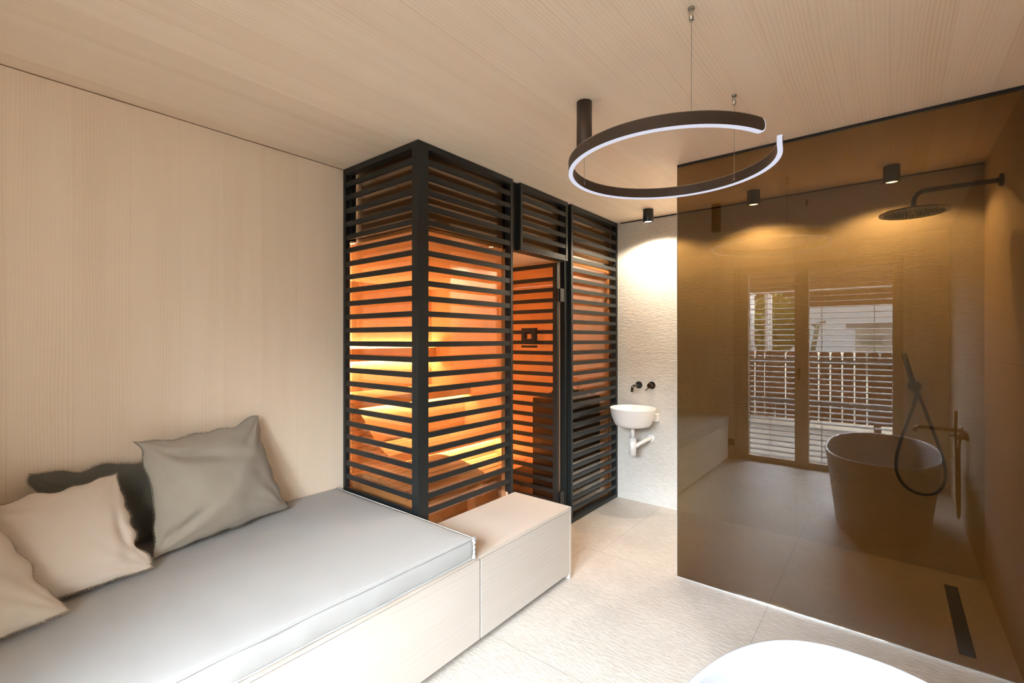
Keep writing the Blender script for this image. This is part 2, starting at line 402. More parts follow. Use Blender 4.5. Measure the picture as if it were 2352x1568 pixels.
# ------------------------------------------------------------------ bench with drawers
BT = .4326; BXF = -1.50
t = thing('storage_bench', 'long pale spruce bench with flush fronts along the left wall', 'bench', (-2.0, 1.1, 0))
bx('bench_top', M_topwood, [(XL+.002, BXF, -.25, SY-.008, BT-.019, BT), (SX+.004, BXF, SY-.008, 2.435, BT-.019, BT)], t)
bx('end_panel', M_endwood, (SX+.004, BXF, 2.416, 2.435, 0, BT-.0192), t)
bx('carcass', M_topwood, [(XL+.002, BXF-.03, -.25, SY-.012, .03, BT-.020), (SX+.006, BXF-.03, SY-.012, 2.41, .03, BT-.020)], t)
bx('plinth', M_endwood, [(SX+.03, BXF-.055, SY+.1, 2.405, 0, .03), (XL+.05, BXF-.055, -.24, SY+.09, 0, .03)], t)
for a, b in ((-.25, .558), (.562, 1.627), (1.631, 2.4135)):
    d = bx('drawer', M_frontwood, (BXF-.0285, BXF-.001, a+.002, b-.002, .036, BT-.0225), t, bev=.0012)

# mattress
def mattress():
    x0, x1, y0, y1, z0, z1 = XL+.006, BXF+.004, -.24, 1.572, BT+.001, .533
    base = ((x0+x1)/2, (y0+y1)/2, BT)
    t = thing('bench_mattress', 'long light grey linen seat mattress on the pale bench', 'mattress', base)
    bm = bmesh.new(); nx, ny, nz = 60, 96, 6
    def P(u, v, w):  # u,v,w in 0..1
        x = x0+(x1-x0)*u; y = y0+(y1-y0)*v; z = z0+(z1-z0)*w
        cu, cv = min(u, 1-u)*(x1-x0), min(v, 1-v)*(y1-y0)
        top = (w > .5)
        e = min(cu, cv)
        if w == 1: z += .006*(1-math.exp(-e/.05)) - .004*math.exp(-e/.012)
        nn = mnoise.noise(Vector((x*2.2, y*2.2, 3)))*.004+mnoise.noise(Vector((x*9, y*9, 7)))*.0012
        if w == 1: z += nn
        bul = math.sin(math.pi*w)*.007
        wob = mnoise.noise(Vector((y*6, z*2, 1)))*.004+mnoise.noise(Vector((y*24, z*6, 5)))*.0015
        if u > .999: x += bul+wob
        if v > .999: y += bul+mnoise.noise(Vector((x*6, z*2, 9)))*.003
        # inset the edge of the top and bottom a little at the seams
        return (x, y, z)
    grid = {}
    def V(i, j, k):
        key = (i, j, k)
        if key not in grid: grid[key] = bm.verts.new(P(i/nx, j/ny, k/nz))
        return grid[key]
    for i in range(nx):
        for j in range(ny):
            for k in (0, nz):
                bm.faces.new((V(i, j, k), V(i+1, j, k), V(i+1, j+1, k), V(i, j+1, k))).smooth = True
    for k in range(nz):
        for i in range(nx):
            for j in (0, ny): bm.faces.new((V(i, j, k), V(i+1, j, k), V(i+1, j, k+1), V(i, j, k+1))).smooth = True
        for j in range(ny):
            for i in (0, nx): bm.faces.new((V(i, j, k), V(i, j+1, k), V(i, j+1, k+1), V(i, j, k+1))).smooth = True
    obj('cushion_body', bm, M_matt, t)
    for zz, nm in ((z1-.004, 'piping'), (z0+.006, 'piping')):
        bm = bmesh.new(); pts = []
        def wob(x, y): return mnoise.noise(Vector((x*6, y*6, zz*3)))*.003
        path = [(x1+.003+wob(0, y0+(y1-y0)*k/120), y0+(y1-y0)*k/120, zz+wob(3, y0+(y1-y0)*k/120)) for k in range(121)]
        path += [(x1-(x1-x0)*k/60, y1+.003+wob(x1-(x1-x0)*k/60, 0), zz) for k in range(1, 61)]
        b_tube(bm, path, .0038, n=8); obj(nm, bm, M_matt, t)
    # gathered corner
    bm = bmesh.new()
    pts = [(x1+.004+.004*math.sin(k*1.9), y1+.002+.003*math.cos(k*2.3), z0+.004+(z1-z0-.006)*k/14) for k in range(15)]
    b_tube(bm, pts, [.007 if 2 < k < 12 else .010 for k in range(15)], n=10); obj('corner_gather', bm, M_matt, t)
mattress()

# ------------------------------------------------------------------ pillows
def pillow(label, BL, BR, TR, TL, thick, mat, fmat, seed, inset=.05, folds=()):
    BL, BR, TR, TL = map(Vector, (BL, BR, TR, TL))
    c = (BL+BR+TR+TL)/4; nrm = (BR-BL).cross(TL-BL).normalized()     # towards the room
    if nrm.x < 0: nrm = -nrm
    base = Vector((c.x, c.y, min(BL.z, BR.z)))
    t = thing('linen_pillow', label, 'pillow', base, 'linen pillows leaning on the mattress')
    N = 56
    def mid(s, tt):   # s,tt in -1..1, outline with concave sides
        a, b = (s+1)/2, (tt+1)/2
        p = BL*(1-a)*(1-b)+BR*a*(1-b)+TR*a*b+TL*(1-a)*b
        ux = (BR-BL+TR-TL)/4; uy = (TL-BL+TR-BR)/4
        w1 = 1-tt*tt; w2 = 1-s*s
        p = p-ux*s*inset*w1*1.6-uy*tt*inset*w2*(1.6 if tt > 0 else .45)
        rip = mnoise.noise(Vector((s*3+seed, tt*3, 1)))*(.026 if tt > -.9 else .010)
        edge = max(abs(s), abs(tt))**6
        p = p+ux.normalized()*rip*edge*(abs(s) > abs(tt))+uy.normalized()*rip*edge*(abs(tt) >= abs(s))
        p = p+nrm*mnoise.noise(Vector((s*3, tt*3, seed)))*.016*edge
        return p
    def prof(s, tt):
        a = max(0, 1-abs(s)**2.3); b = max(0, 1-abs(tt)**2.3)
        return (a**.55)*(b**.55)
    def hgt(s, tt, side):
        h = prof(s, tt)
        w = mnoise.noise(Vector((s*1.7+seed*3, tt*1.7, side*4)))*.13
        # radial corner creases
        cr = 0
        for cs, ct in ((-1, -1), (1, -1), (1, 1), (-1, 1)):
            dx, dy = s-cs, tt-ct; r = math.hypot(dx, dy); an = math.atan2(dy, dx)
            cr += math.sin(an*13+seed+cs)*math.exp(-r*2.2)*.17*min(1, r*4)
        for (fx, fy, fa, fl, fw, fd) in folds:
            dx, dy = s-fx, tt-fy; ca, sa = math.cos(fa), math.sin(fa)
            l = dx*ca+dy*sa; q = -dx*sa+dy*ca
            cr -= 1.5*fd*math.exp(-(q/fw)**2-(l/fl)**2)
        fine = mnoise.noise(Vector((s*6, tt*6, seed+side)))*.03
        return thick*h*(1+w+cr+fine)
    bm = bmesh.new(); G = {}
    def V(i, j, side):
        e = i in (0, N) or j in (0, N); k = (i, j, 0 if e else side)
        if k not in G:
            s = math.sin((i/N-.5)*math.pi); tt = math.sin((j/N-.5)*math.pi)
            G[k] = bm.verts.new(mid(s, tt)+nrm*side*(0 if e else hgt(s, tt, side)))
        return G[k]
    for side in (1, -1):
        for i in range(N):
            for j in range(N):
                f = [V(i, j, side), V(i+1, j, side), V(i+1, j+1, side), V(i, j+1, side)]
                bm.faces.new(f).smooth = True
    obj('pillow_cover', bm, mat, t)
    # frayed seam
    bm = bmesh.new(); rnd = random.Random(seed)
    ring = []
    K = 150
    for q in range(4):
        for k in range(K):
            v = -1+2*k/K
            s, tt = ((v, -1), (1, v), (-v, 1), (-1, -v))[q]
            p = mid(s, tt); cc = mid(s*.985, tt*.985); o = (p-cc)
            o = (p-c).normalized() if o.length < 1e-6 else o.normalized()
            ring.append((p-o*.004, o))
    n = len(ring)
    inner = [[bm.verts.new(p+nrm*.002*sg) for sg in (1, -1)] for p, o in ring]
    outer = [[bm.verts.new(p+o*.006+nrm*.0016*sg+nrm*rnd.uniform(-.003, .003)) for sg in (1, -1)] for p, o in ring]
    for i in range(n):
        j = (i+1) % n
        bm.faces.new((inner[i][0], inner[j][0], outer[j][0], outer[i][0])); bm.faces.new((inner[i][1], outer[i][1], outer[j][1], inner[j][1]))
        bm.faces.new((outer[i][0], outer[j][0], outer[j][1], outer[i][1]))
    for i in range(n):                          # loose threads
        p, o = ring[i]; d = (ring[(i+1) % n][0]-p); d = d.normalized() if d.length else nrm
        for _ in range(2):
            a = p+o*.008+d*rnd.uniform(-.002, .002); l = rnd.uniform(.005, .011)
            tip = a+o*l+d*rnd.uniform(-.005, .005)+nrm*rnd.uniform(-.005, .005); w = d*.0007
            v1, v2, v3 = bm.verts.new(a-w-o*.004), bm.verts.new(a+w-o*.004), bm.verts.new(tip)
            v4 = bm.verts.new(a+nrm*.001-o*.004)
            bm.faces.new((v1, v2, v3)); bm.faces.new((v2, v4, v3)); bm.faces.new((v4, v1, v3))
    obj('fringe', bm, fmat, t)
    return t

pillow('large taupe linen pillow at the right of the group, one corner against the wall',
       (-2.33, .573, .552), (-2.475, 1.19, .556), (-2.60, 1.093, 1.038), (-2.49, .547, 1.009), .098, M_taupe, M_fr_dark, 3, inset=.075,
       folds=((-.3, .55, -.35, .7, .12, .28), (.1, .75, .3, .5, .1, .15), (-.75, -.7, .5, .3, .07, .3)))
pillow('beige linen pillow in the middle of the group, in front of the dark grey one',
       (-2.19, .10, .562), (-2.232, .545, .560), (-2.47, .484, .893), (-2.45, .06, .86), .062, M_beige, M_fr_beige, 11, inset=.04,
       folds=((.8, -.2, 1.5, .5, .08, .25), (.6, -.8, .2, .4, .06, .2)))
pillow('dark grey linen pillow lying back against the wall behind the other two',
       (-2.555, .27, .564), (-2.555, .80, .564), (-2.60, .80, .90), (-2.615, .252, .916), .042, M_grey, M_fr_dark, 19, inset=.03,
       folds=((.2, .1, 1.3, .5, .1, .3),))
pillow('sand coloured linen pillow at the left edge of the photo, nearest the window wall',
       (-1.93, -.20, .566), (-2.085, .285, .562), (-2.36, .10, .93), (-2.25, -.235, .95), .068, M_sand, M_fr_beige, 29, inset=.04,
       folds=((.3, .2, 1.2, .6, .15, .2),))

# ------------------------------------------------------------------ sauna
D = .05; S_Z0 = 1.416; PITCH = .082; SH = .030
def slat_z(zmin, zmax):
    return [S_Z0+PITCH*k for k in range(-20, 14) if S_Z0+PITCH*k-SH/2 > zmin and S_Z0+PITCH*k+SH/2 < zmax]
# shell of the cabin
struct('wall_sauna_left', M_sauna_y, (XS0-.05, XS0, SY+.05, YB-.05, 0, 2.05))
struct('wall_sauna_back', M_sauna_x, (XS0-.05, SX-.075, YB-.05, YB-.001, 0, 2.05))
struct('wall_sauna_near', M_sauna_x, (XS0-.05, XL-.001, SY+.01, SY+.05, 0, 2.05))
struct('ceiling_sauna', M_sauna_c, (XS0-.05, SX-.085, SY+.085, YB-.001, 2.05, 2.07))
# blind box above the cabin ceiling
struct('wall_sauna_upper', plain('taupe_board', (.22, .18, .13), rough=.7), [(XS0-.05, SX-.085, SY+.085, SY+.10, 2.071, CZ-.001), (SX-.10, SX-.085, SY+.101, YB-.001, 2.071, CZ-.001)])

sauna = thing('sauna_cabin', 'glazed corner sauna cabin behind black horizontal slats', 'sauna', (SX-.4, 2.4, 0))
top = CZ-.002
# left face panel
bx('side_frame', M_black, [(XL+.002, XL+.028, SY, SY+.027, BT+.002, top), (SX-.052, SX, SY, SY+.07, BT+.002, top), (XL+.028, SX-.052, SY, SY+D, top-.034, top), (XL+.028, SX-.052, SY, SY+D, BT+.002, BT+.04)], sauna)
bx('side_slats', M_black, [(XL+.028, SX-.052, SY+.003, SY+.015, z-SH/2, z+SH/2) for z in slat_z(BT+.04, top-.034)], sauna)
# front left panel
F1a, F1b = SY+.0705, 2.421
bx('front_frame', M_black, [(SX-D, SX, F1b-.022, F1b, BT+.002, top), (SX-D, SX, F1a, F1b-.022, top-.034, top), (SX-D, SX-.001, F1a, F1a+.001, BT+.002, top)], sauna)
bx('front_slats', M_black, [(SX-.015, SX-.003, F1a, F1b-.022, z-SH/2, z+SH/2) for z in slat_z(BT+.03, top-.034)], sauna)
bx('rear_post', M_black, [(XL+.002, XL+.052, SY+.0275, SY+.0585, 2.05, top), (SX-.10, SX-.053, SY+.0705, SY+.10, .01, top)], sauna)
# header over the door
bx('header_frame', M_black, [(SX-D, SX, 2.505, 2.527, 2.045, top), (SX-D, SX, 3.075, 3.10, 2.045, top), (SX-D, SX, 2.527, 3.075, top-.034, top), (SX-D, SX, 2.527, 3.075, 2.045, 2.055)], sauna)
bx('header_slats', M_black, [(SX-.015, SX-.003, 2.527, 3.075, z-SH/2, z+SH/2) for z in slat_z(2.055, top-.034)], sauna)
bx('recessed_post', M_black, [(SX-.09, SX-.035, 2.4215, 2.5045, 2.045, top), (SX-.09, SX-.03, 3.101, 3.149, .003, top), (SX-.09, SX-D-.001, 2.505, 3.10, 2.045, 2.06)], sauna)
# right panel
F3a, F3b = 3.15, YB-.006
bx('end_frame', M_black, [(SX-D, SX, F3a, F3a+.026, .003, top), (SX-D, SX, F3b-.026, F3b, .003, top), (SX-D, SX, F3a+.026, F3b-.026, top-.034, top), (SX-D, SX, F3a+.026, F3b-.026, .003, .035)], sauna)
bx('end_slats', M_black, [(SX-.015, SX-.003, F3a+.026, F3b-.026, z-SH/2, z+SH/2) for z in slat_z(.035, top-.034)], sauna)
# glazing
for nm, d in (('side_glass', (XL+.004, SX-.06, SY+.06, SY+.068, .02, top)), ('front_glass', (SX-.068, SX-.06, SY+.1005, 2.4205, .02, top)),
              ('header_glass', (SX-.068, SX-.06, 2.51, 3.09, 2.062, top)), ('end_glass', (SX-.068, SX-.06, 3.152, F3b, .02, top))):
    bx(nm, M_saunaglass, d, sauna)
bx('door_jamb', M_sauna_x, [(SX-.10, SX-.052, 2.4215, 2.433, .003, 2.0445), (SX-.10, SX-.07, 3.085, 3.10, .003, 2.0445)], sauna)
# open door leaf
door = bx('door', M_black, [(-2.475, -2.445, 3.018, 3.046, .02, 2.03), (-2.025, -1.985, 3.018, 3.046, .02, 2.03), (-2.445, -2.025, 3.018, 3.046, 2.0, 2.03), (-2.445, -2.025, 3.018, 3.046, .02, .06)], sauna)
bx('door_slats', M_black, [(-2.445, -2.025, 3.020, 3.040, z-SH/2, z+SH/2) for z in slat_z(.07, 1.99)], door)
bx('door_glass', M_doorglass, (-2.48, -1.99, 3.048, 3.056, .02, 2.03), door)
bx('door_handle', M_mattblack, [(-2.305, -2.27, 2.985, 3.0165, 1.415, 1.53), (-2.205, -2.17, 2.985, 3.0165, 1.415, 1.53), (-2.27, -2.205, 2.985, 3.0165, 1.50, 1.53), (-2.27, -2.205, 2.985, 3.0165, 1.415, 1.445), (-2.305, -2.17, 2.985, 3.0165, 1.375, 1.392)], door)
for hz in (1.78, .22):
    bx('hinge', M_mattblack, [(-1.984, -1.962, 3.03, 3.083, hz-.05, hz+.05), (-2.0, -1.97, 3.012, 3.0175, hz-.05, hz+.05)], door, bev=.002)

# sauna benches, all planks running away from the camera
YS0, YS1 = SY+.10, YB-.055
def planks(x0, x1, z1, th, w, gap=.011, y0=YS0, y1=YS1):
    out = []; x = x1
    while x-w >= x0-.002: out.append((x-w, x, y0, y1, z1-th, z1)); x -= w+gap
    return out
g = 'slatted sauna seats in rising steps'
def led(par, x, y0, y1, z, d=.012):
    bx('light_strip', M_led, (x-d/2, x+d/2, y0, y1, z-.006, z), par)
t = thing('sauna_bench', 'upper slatted wooden bench at the back of the sauna, lit from below', 'bench', (-4.1, 2.8, 0), g)
bx('deck', M_plank, planks(XS0+.005, -3.80, .891, .026, .085), t, bev=.002)
bx('fascia', M_sauna_y, (-3.80+.001, -3.78, YS0, YS1, .806, .891), t)
bx('riser', M_sauna_y, (-3.86, -3.845, YS0, YS1, .4475, .862), t)
led(t, -3.812, YS0+.02, YS1-.02, .815)
br = bx('backrest', M_sauna_y, (XS0+.06, XS0+.08, YS0+.05, YS1, 1.205, 1.34), t)
for y in (1.9, 2.5, 3.1, 3.7): bx('bracket', M_sauna_y, (XS0+.001, XS0+.0595, y, y+.04, 1.225, 1.312), br)
for z in (1.318, 1.214): bx('light_strip', M_led, (XS0+.03, XS0+.042, YS0+.06, YS1-.01, z, z+.008), br)
t = thing('sauna_bench', 'lower slatted wooden sauna bench in front of the upper one', 'bench', (-3.6, 2.8, 0), g)
bx('deck', M_plank, planks(-3.843, -3.342, .447, .026, .086), t, bev=.002)
bx('fascia', M_sauna_y, (-3.341, -3.32, YS0, YS1, .365, .447), t)
bx('riser', M_sauna_y, (-3.40, -3.385, YS0, YS1, .1965, .42), t)
led(t, -3.354, YS0+.02, YS1-.02, .374)
t = thing('sauna_step', 'slatted wooden step platform in front of the sauna benches', 'step', (-3.1, 2.8, 0), g)
bx('deck', M_plank, planks(-3.384, -2.83, .196, .026, .083), t, bev=.002)
bx('fascia', M_sauna_y, (-2.83+.001, -2.81, YS0, YS1, .0, .196), t)


# wave lounger
t = thing('sauna_lounger', 'wave-shaped slatted wooden lounger just inside the sauna glass', 'lounger', (-2.8, 2.05, 0))
wave = [(-3.74, .95), (-3.62, .84), (-3.50, .735), (-3.36, .60), (-3.22, .515), (-3.06, .468), (-2.92, .475), (-2.76, .535), (-2.60, .597), (-2.44, .605), (-2.30, .59), (-2.18, .565), (-2.06, .523)]
wp = smooth_path([(x, 0, z) for x, z in wave], 12)
bm = bmesh.new(); acc = 0; W, G_ = .046, .011; s = 0
L = [0]
for a, b in zip(wp, wp[1:]): L.append(L[-1]+(b-a).length)
def at_len(d):
    for i in range(len(L)-1):
        if L[i+1] >= d: return wp[i].lerp(wp[i+1], (d-L[i])/(L[i+1]-L[i]+1e-9))
    return wp[-1]
d = 0
while d+W < L[-1]:
    a, b = at_len(d), at_len(d+W); dr = (b-a).normalized(); nn = Vector((-dr.z, 0, dr.x))
    q = [a, b, b-nn*.024, a-nn*.024]
    A = [bm.verts.new((p.x, 1.705, p.z)) for p in q]; B = [bm.verts.new((p.x, 2.345, p.z)) for p in q]
    for i in range(4): bm.faces.new((A[i], A[(i+1) % 4], B[(i+1) % 4], B[i]))
    bm.faces.new(A[::-1]); bm.faces.new(B); d += W+G_
obj('slats', bm, M_plank, t)
for yy, dn in ((1.693, .42), (2.26, .10)):
    bm = bmesh.new(); prev = None
    for i in range(0, len(wp), 2):
        p = wp[i]; cur = [bm.verts.new((p.x, y_, p.z-dz)) for y_, dz in ((yy, .026), (yy+.022, .026), (yy+.022, dn), (yy, dn))]
        if prev:
            for k in range(4): bm.faces.new((prev[k], prev[(k+1) % 4], cur[(k+1) % 4], cur[k]))
        else: bm.faces.new(cur[::-1])
        prev = cur
    bm.faces.new(prev); obj('side_rail', bm, M_plank, t)
    for xx, zt in ((-3.10, .39), (-2.20, .49)): bx('leg', M_plank, (xx, xx+.05, max(yy, 1.73), max(yy, 1.73)+.03, .0 if xx > -2.9 else .197, zt), t)

# heater
t = thing('sauna_heater', 'dark floor-standing sauna heater in the corner behind the open door', 'heater', (-2.24, 3.58, 0))
bx('heater_body', M_mattblack, (-2.44, -2.06, 3.32, 3.84, .04, .93), t, bev=.006)
for a in (-2.42, -2.12):
    for b in (3.34, 3.78): bx('foot', M_mattblack, (a, a+.04, b, b+.04, 0, .0395), t)
bm = bmesh.new(); r_ = random.Random(4)
for _ in range(46):
    p = Vector((r_.uniform(-2.40, -2.10), r_.uniform(3.36, 3.80), .94+r_.uniform(0, .02)))
    m_ = Matrix.Translation(p) @ Matrix.Rotation(r_.uniform(0, 6), 4, (r_.random(), r_.random(), 1)) @ Matrix.Diagonal((r_.uniform(.02, .035), r_.uniform(.018, .03), r_.uniform(.014, .022), 1))
    bmesh.ops.create_icosphere(bm, subdivisions=2, radius=1, matrix=m_)
obj('stones', bm, M_stoneheat, t)['kind'] = 'stuff'

# ------------------------------------------------------------------ shower glass
t = thing('shower_screen', 'full-height bronze tinted glass screen of the walk-in shower', 'shower screen', ((XG+XR)/2, YG, 0))
bx('glass_pane', M_showerglass, (XG, XR-.002, YG, YG+.010, .006, CZ-.014), t)
bx('ceiling_channel', M_mattblack, (XG, XR-.002, YG-.004, YG+.014, CZ-.016, CZ-.001), t)
bx('floor_channel', M_steel, (XG, XR-.002, YG-.005, YG-.0005, .0005, .008), t)
bx('edge_strip', M_steel, (XG-.0025, XG-.0005, YG, YG+.010, .006, CZ-.016), t)

# shower head and arm
t = thing('rain_shower', 'matt black round rain shower head on a wall arm', 'shower head', (XR, 3.354, 2.24))
bm = bmesh.new(); b_cyl(bm, (XR-.001, 3.354, 2.238), (XR-.016, 3.354, 2.238), .031); obj('wall_flange', bm, M_mattblack, t)
bm = bmesh.new()
b_tube(bm, smooth_path([(XR-.01, 3.354, 2.238), (.30, 3.354, 2.240), (.17, 3.354, 2.241), (.128, 3.354, 2.236), (.104, 3.354, 2.212), (.100, 3.354, 2.18), (.100, 3.354, 2.136)], 6), .0125, n=20)
obj('arm', bm, M_mattblack, t)
bm = bmesh.new(); b_cyl(bm, (.10, 3.354, 2.126), (.10, 3.354, 2.134), .150, n=72); b_cyl(bm, (.10, 3.354, 2.1345), (.10, 3.354, 2.15), .022)
hd = obj('shower_head', bm, plain('black_brushed_plate', (.16, .14, .12), rough=.35, metal=.6), t)
bm = bmesh.new(); rr = random.Random(2)
for k in range(24):
    for q in range(2, 9):
        a = 2*math.pi*(k+.5*(q % 2))/24; r = q*.0155
        if q < 4 and k % 2: continue
        p = (.10+math.cos(a)*r, 3.354+math.sin(a)*r); dr = (math.cos(a)*.0045, math.sin(a)*.0045)
        b_tube(bm, [(p[0]-dr[0], p[1]-dr[1], 2.1245), (p[0]+dr[0], p[1]+dr[1], 2.1245)], .0022, n=5)
obj('nozzles', bm, M_mattblack, hd)

# hand shower on back wall
t = thing('hand_shower', 'matt black hand shower with a long looped hose on the stone wall', 'hand shower', (.12, YB, 1.144))
YH = YB-.045
bm = bmesh.new(); b_cyl(bm, (.122, YB-.001, 1.144), (.122, YB-.012, 1.144), .034); b_cyl(bm, (.122, YB-.0125, 1.144), (.122, YH-.008, 1.144), .019)
obj('wall_bracket', bm, M_mattblack, t)
bm = bmesh.new(); b_tube(bm, [(.068, YH-.035, 1.352), (.095, YH-.035, 1.24), (.122, YH-.035, 1.135), (.130, YH-.034, 1.098)], [.0145, .0145, .0145, .010], n=18); obj('wand', bm, M_mattblack, t)
bm = bmesh.new()
from_px = [(.129, 1.105), (.118, 1.03), (.090, .93), (.055, .80), (.033, .69), (.033, .60), (.058, .53), (.105, .487), (.165, .475), (.225, .50), (.262, .57), (.262, .66), (.235, .78), (.200, .90), (.168, 1.01), (.145, 1.08), (.132, 1.13)]
b_tube(bm, smooth_path([(x, YH-.02+.012*abs(math.sin(i*.4)), z) for i, (x, z) in enumerate(from_px)], 6), .0095, n=12); obj('hose', bm, M_mattblack, t)
# drain
t = thing('linear_drain', 'long narrow black drain channel in the shower floor', 'drain', (.278, 3.36, 0))
bx('drain_cover', M_mattblack, (.252, .3, 2.97, 3.748, .0005, .003), t, bev=.0008)
bx('drain_rim', M_blackchrome, [(.247, .2515, 2.965, 3.753, .0005, .0035), (.3005, .305, 2.965, 3.753, .0005, .0035)], t)

# ------------------------------------------------------------------ downlights
for k, x in enumerate((-1.54, -.758, .008)):
    y = 3.69
    t = thing('downlight', ('short black cylinder ceiling spot above the washbasin', 'short black cylinder ceiling spot behind the glass, the middle of three', 'short black cylinder ceiling spot beside the rain shower head')[k], 'ceiling light', (x, y, CZ), 'black cylinder ceiling spots along the stone wall')
    bm = bmesh.new()
    prof = [(.0405, -.0005), (.0415, -.002), (.0415, -.103), (.039, -.1045), (.037, -.103), (.034, -.090)]
    b_lathe(bm, prof, (x, y, CZ), n=40); obj('housing', bm, M_mattblack, t)
    bm = bmesh.new(); b_cyl(bm, (x, y, CZ-.0915), (x, y, CZ-.0935), .033); obj('lens', bm, M_spotdisc, t)
    ld = bpy.data.lights.new('downlight_beam', 'SPOT'); lo = bpy.data.objects.new('downlight_beam', ld); COL.objects.link(lo)
    ld.energy = 31; ld.color = (1, .83, .62); ld.spot_size = math.radians(149); ld.spot_blend = .35; ld.shadow_soft_size = .02
    lo.parent = t; lo.location = (0, 0, -.112)

# ------------------------------------------------------------------ ring lamp
RC = (-.6865, 1.846); RR = .386; RZ0, RZ1 = 2.116, 2.162
t = thing('ring_pendant', 'large dark bronze open ring pendant light with white underside', 'pendant light', (RC[0], RC[1], CZ))
A0, A1 = math.radians(3.5), math.radians(360-20.5)
ER = .019
def ring_pt(a, r, z): return (RC[0]+math.cos(a)*(RR+r), RC[1]+math.sin(a)*(RR+r), z)
def rounded(a):
    """height taken off top and bottom near the rounded ends"""
    d = min(a-A0, A1-a)*RR
    return 0 if d >= ER else ER-math.sqrt(max(0, ER*ER-(ER-d)**2))
angs = [A0+ER/RR*(1-math.cos(k*math.pi/16)) for k in range(8)]
angs = angs+[A0+ER/RR+(A1-A0-2*ER/RR)*i/150 for i in range(151)]+[A0+A1-a for a in reversed(angs)]
def sweep(bm, rings):
    m = len(rings[0])
    for P_, Q_ in zip(rings, rings[1:]):
        for k in range(m): bm.faces.new((P_[k], P_[(k+1) % m], Q_[(k+1) % m], Q_[k]))
    bm.faces.new(rings[0][::-1]); bm.faces.new(rings[-1])
zb0 = RZ0+.005
bm = bmesh.new(); sweep(bm, [[bm.verts.new(ring_pt(a, r, z)) for r, z in ((-.009, zb0+rounded(a)), (.009, zb0+rounded(a)), (.009, RZ1-rounded(a)), (-.009, RZ1-rounded(a)))] for a in angs])
obj('ring_profile', bm, M_bronze, t)
# diffuser ribbon: along the underside and up round both ends
path = [(a, zb0+rounded(a)) for a in angs]
path = [(A0, z) for z in (RZ1-ER*.6,)]+path+[(A1, z) for z in (RZ1-ER*.6,)]
path = [(angs[5], RZ1-rounded(angs[5])), (angs[2], RZ1-rounded(angs[2]))]+path+[(angs[-3], RZ1-rounded(angs[-3])), (angs[-6], RZ1-rounded(angs[-6]))]
rings = []; bm = bmesh.new()
for i, (a, z) in enumerate(path):
    p0, p1 = path[max(i-1, 0)], path[min(i+1, len(path)-1)]
    ds, dz = (p1[0]-p0[0])*RR, p1[1]-p0[1]; L_ = math.hypot(ds, dz) or 1
    ns, nz_ = dz/L_, -ds/L_                      # outward in the (arc, z) plane
    th_ = .005
    rings.append([bm.verts.new(ring_pt(a+ns*q/RR, r, z+nz_*q)) for r, q in ((-.0085, .0003), (-.0085, th_-.001), (-.006, th_), (.006, th_), (.0085, th_-.001), (.0085, .0003))])
sweep(bm, rings); obj('diffuser', bm, M_lampdiff, t)
bm = bmesh.new(); sweep(bm, [[bm.verts.new(ring_pt(a, r, RZ1-rounded(a)+dz)) for r, dz in ((-.0093, .0003), (.0093, .0003), (.0093, .0018), (-.0093, .0018))] for a in angs[6:-6]])
obj('top_edge', bm, plain('pale_cut_edge', (.5, .42, .34), rough=.4, metal=.3), t)
P3 = [(-1.062, 1.834), (-.525, 2.185), (-.493, 1.524)]
bm = bmesh.new(); b_cyl(bm, (*P3[0], CZ-.001), (*P3[0], CZ-.215), .034, n=40); obj('canopy', bm, M_bronze, t)
for k, p in enumerate(P3):
    v = Vector((p[0]-RC[0], p[1]-RC[1])); vn = v.normalized(); rim = Vector(RC)+vn*(RR-.011)
    z0 = CZ-.215 if k == 0 else CZ-.045
    bm = bmesh.new(); b_tube(bm, smooth_path([(p[0], p[1], z0), (p[0], p[1], 2.16), (p[0], p[1], 2.143), (p[0]+vn.x*.003, p[1]+vn.y*.003, 2.138), (rim.x, rim.y, 2.136)], 4), .0011, n=6)
    b_cyl(bm, (rim.x-vn.x*.002, rim.y-vn.y*.002, 2.136), (rim.x+vn.x*.0005, rim.y+vn.y*.0005, 2.136), .004, n=12)
    obj('suspension_cable', bm, M_cable, t)
    if k:
        bm = bmesh.new(); b_cyl(bm, (*p, CZ-.0005), (*p, CZ-.006), .010, n=24); b_cyl(bm, (*p, CZ-.0065), (*p, CZ-.040), .0085, .0070, n=24); b_cyl(bm, (*p, CZ-.0405), (*p, CZ-.046), .0035, n=12)
        obj('cable_anchor', bm, M_chrome, t)

# ------------------------------------------------------------------ washbasin and tap
BXc, BYc = -1.700, 3.745
t = thing('washbasin', 'small round white washbasin on the stone wall beside the sauna', 'basin', (BXc, BYc, .71))
bm = bmesh.new()
b_lathe(bm, [(.02, .0), (.118, .001), (.142, .010), (.155, .030), (.176, .085), (.190, .150), (.1905, .1545), (.188, .157), (.184, .1545), (.168, .085), (.145, .035), (.12, .020), (.02, .014)], (BXc, BYc, .705), n=72)
obj('bowl', bm, M_white, t)
bx('ledge', M_white, (BXc-.10, BXc+.152, BYc+.16, YB-.001, .735, .80), t, bev=.006)
bm = bmesh.new(); b_cyl(bm, (BXc, BYc, .7045), (BXc, BYc, .61), .0165, n=24); b_cyl(bm, (BXc, BYc, .6095), (BXc, BYc, .462), .029, n=32)
b_tube(bm, smooth_path([(BXc+.028, BYc+.008, .54), (BXc+.05, BYc+.04, .56), (BXc+.07, BYc+.10, .575), (BXc+.075, YB-.013, .578)], 6), .0165, n=16)
tr_ = obj('trap', bm, M_whitepipe, t)
bm = bmesh.new(); b_cyl(bm, (BXc+.075, YB-.001, .578), (BXc+.075, YB-.0125, .578), .034, .030, n=32); obj('wall_rosette', bm, M_whitepipe, tr_)
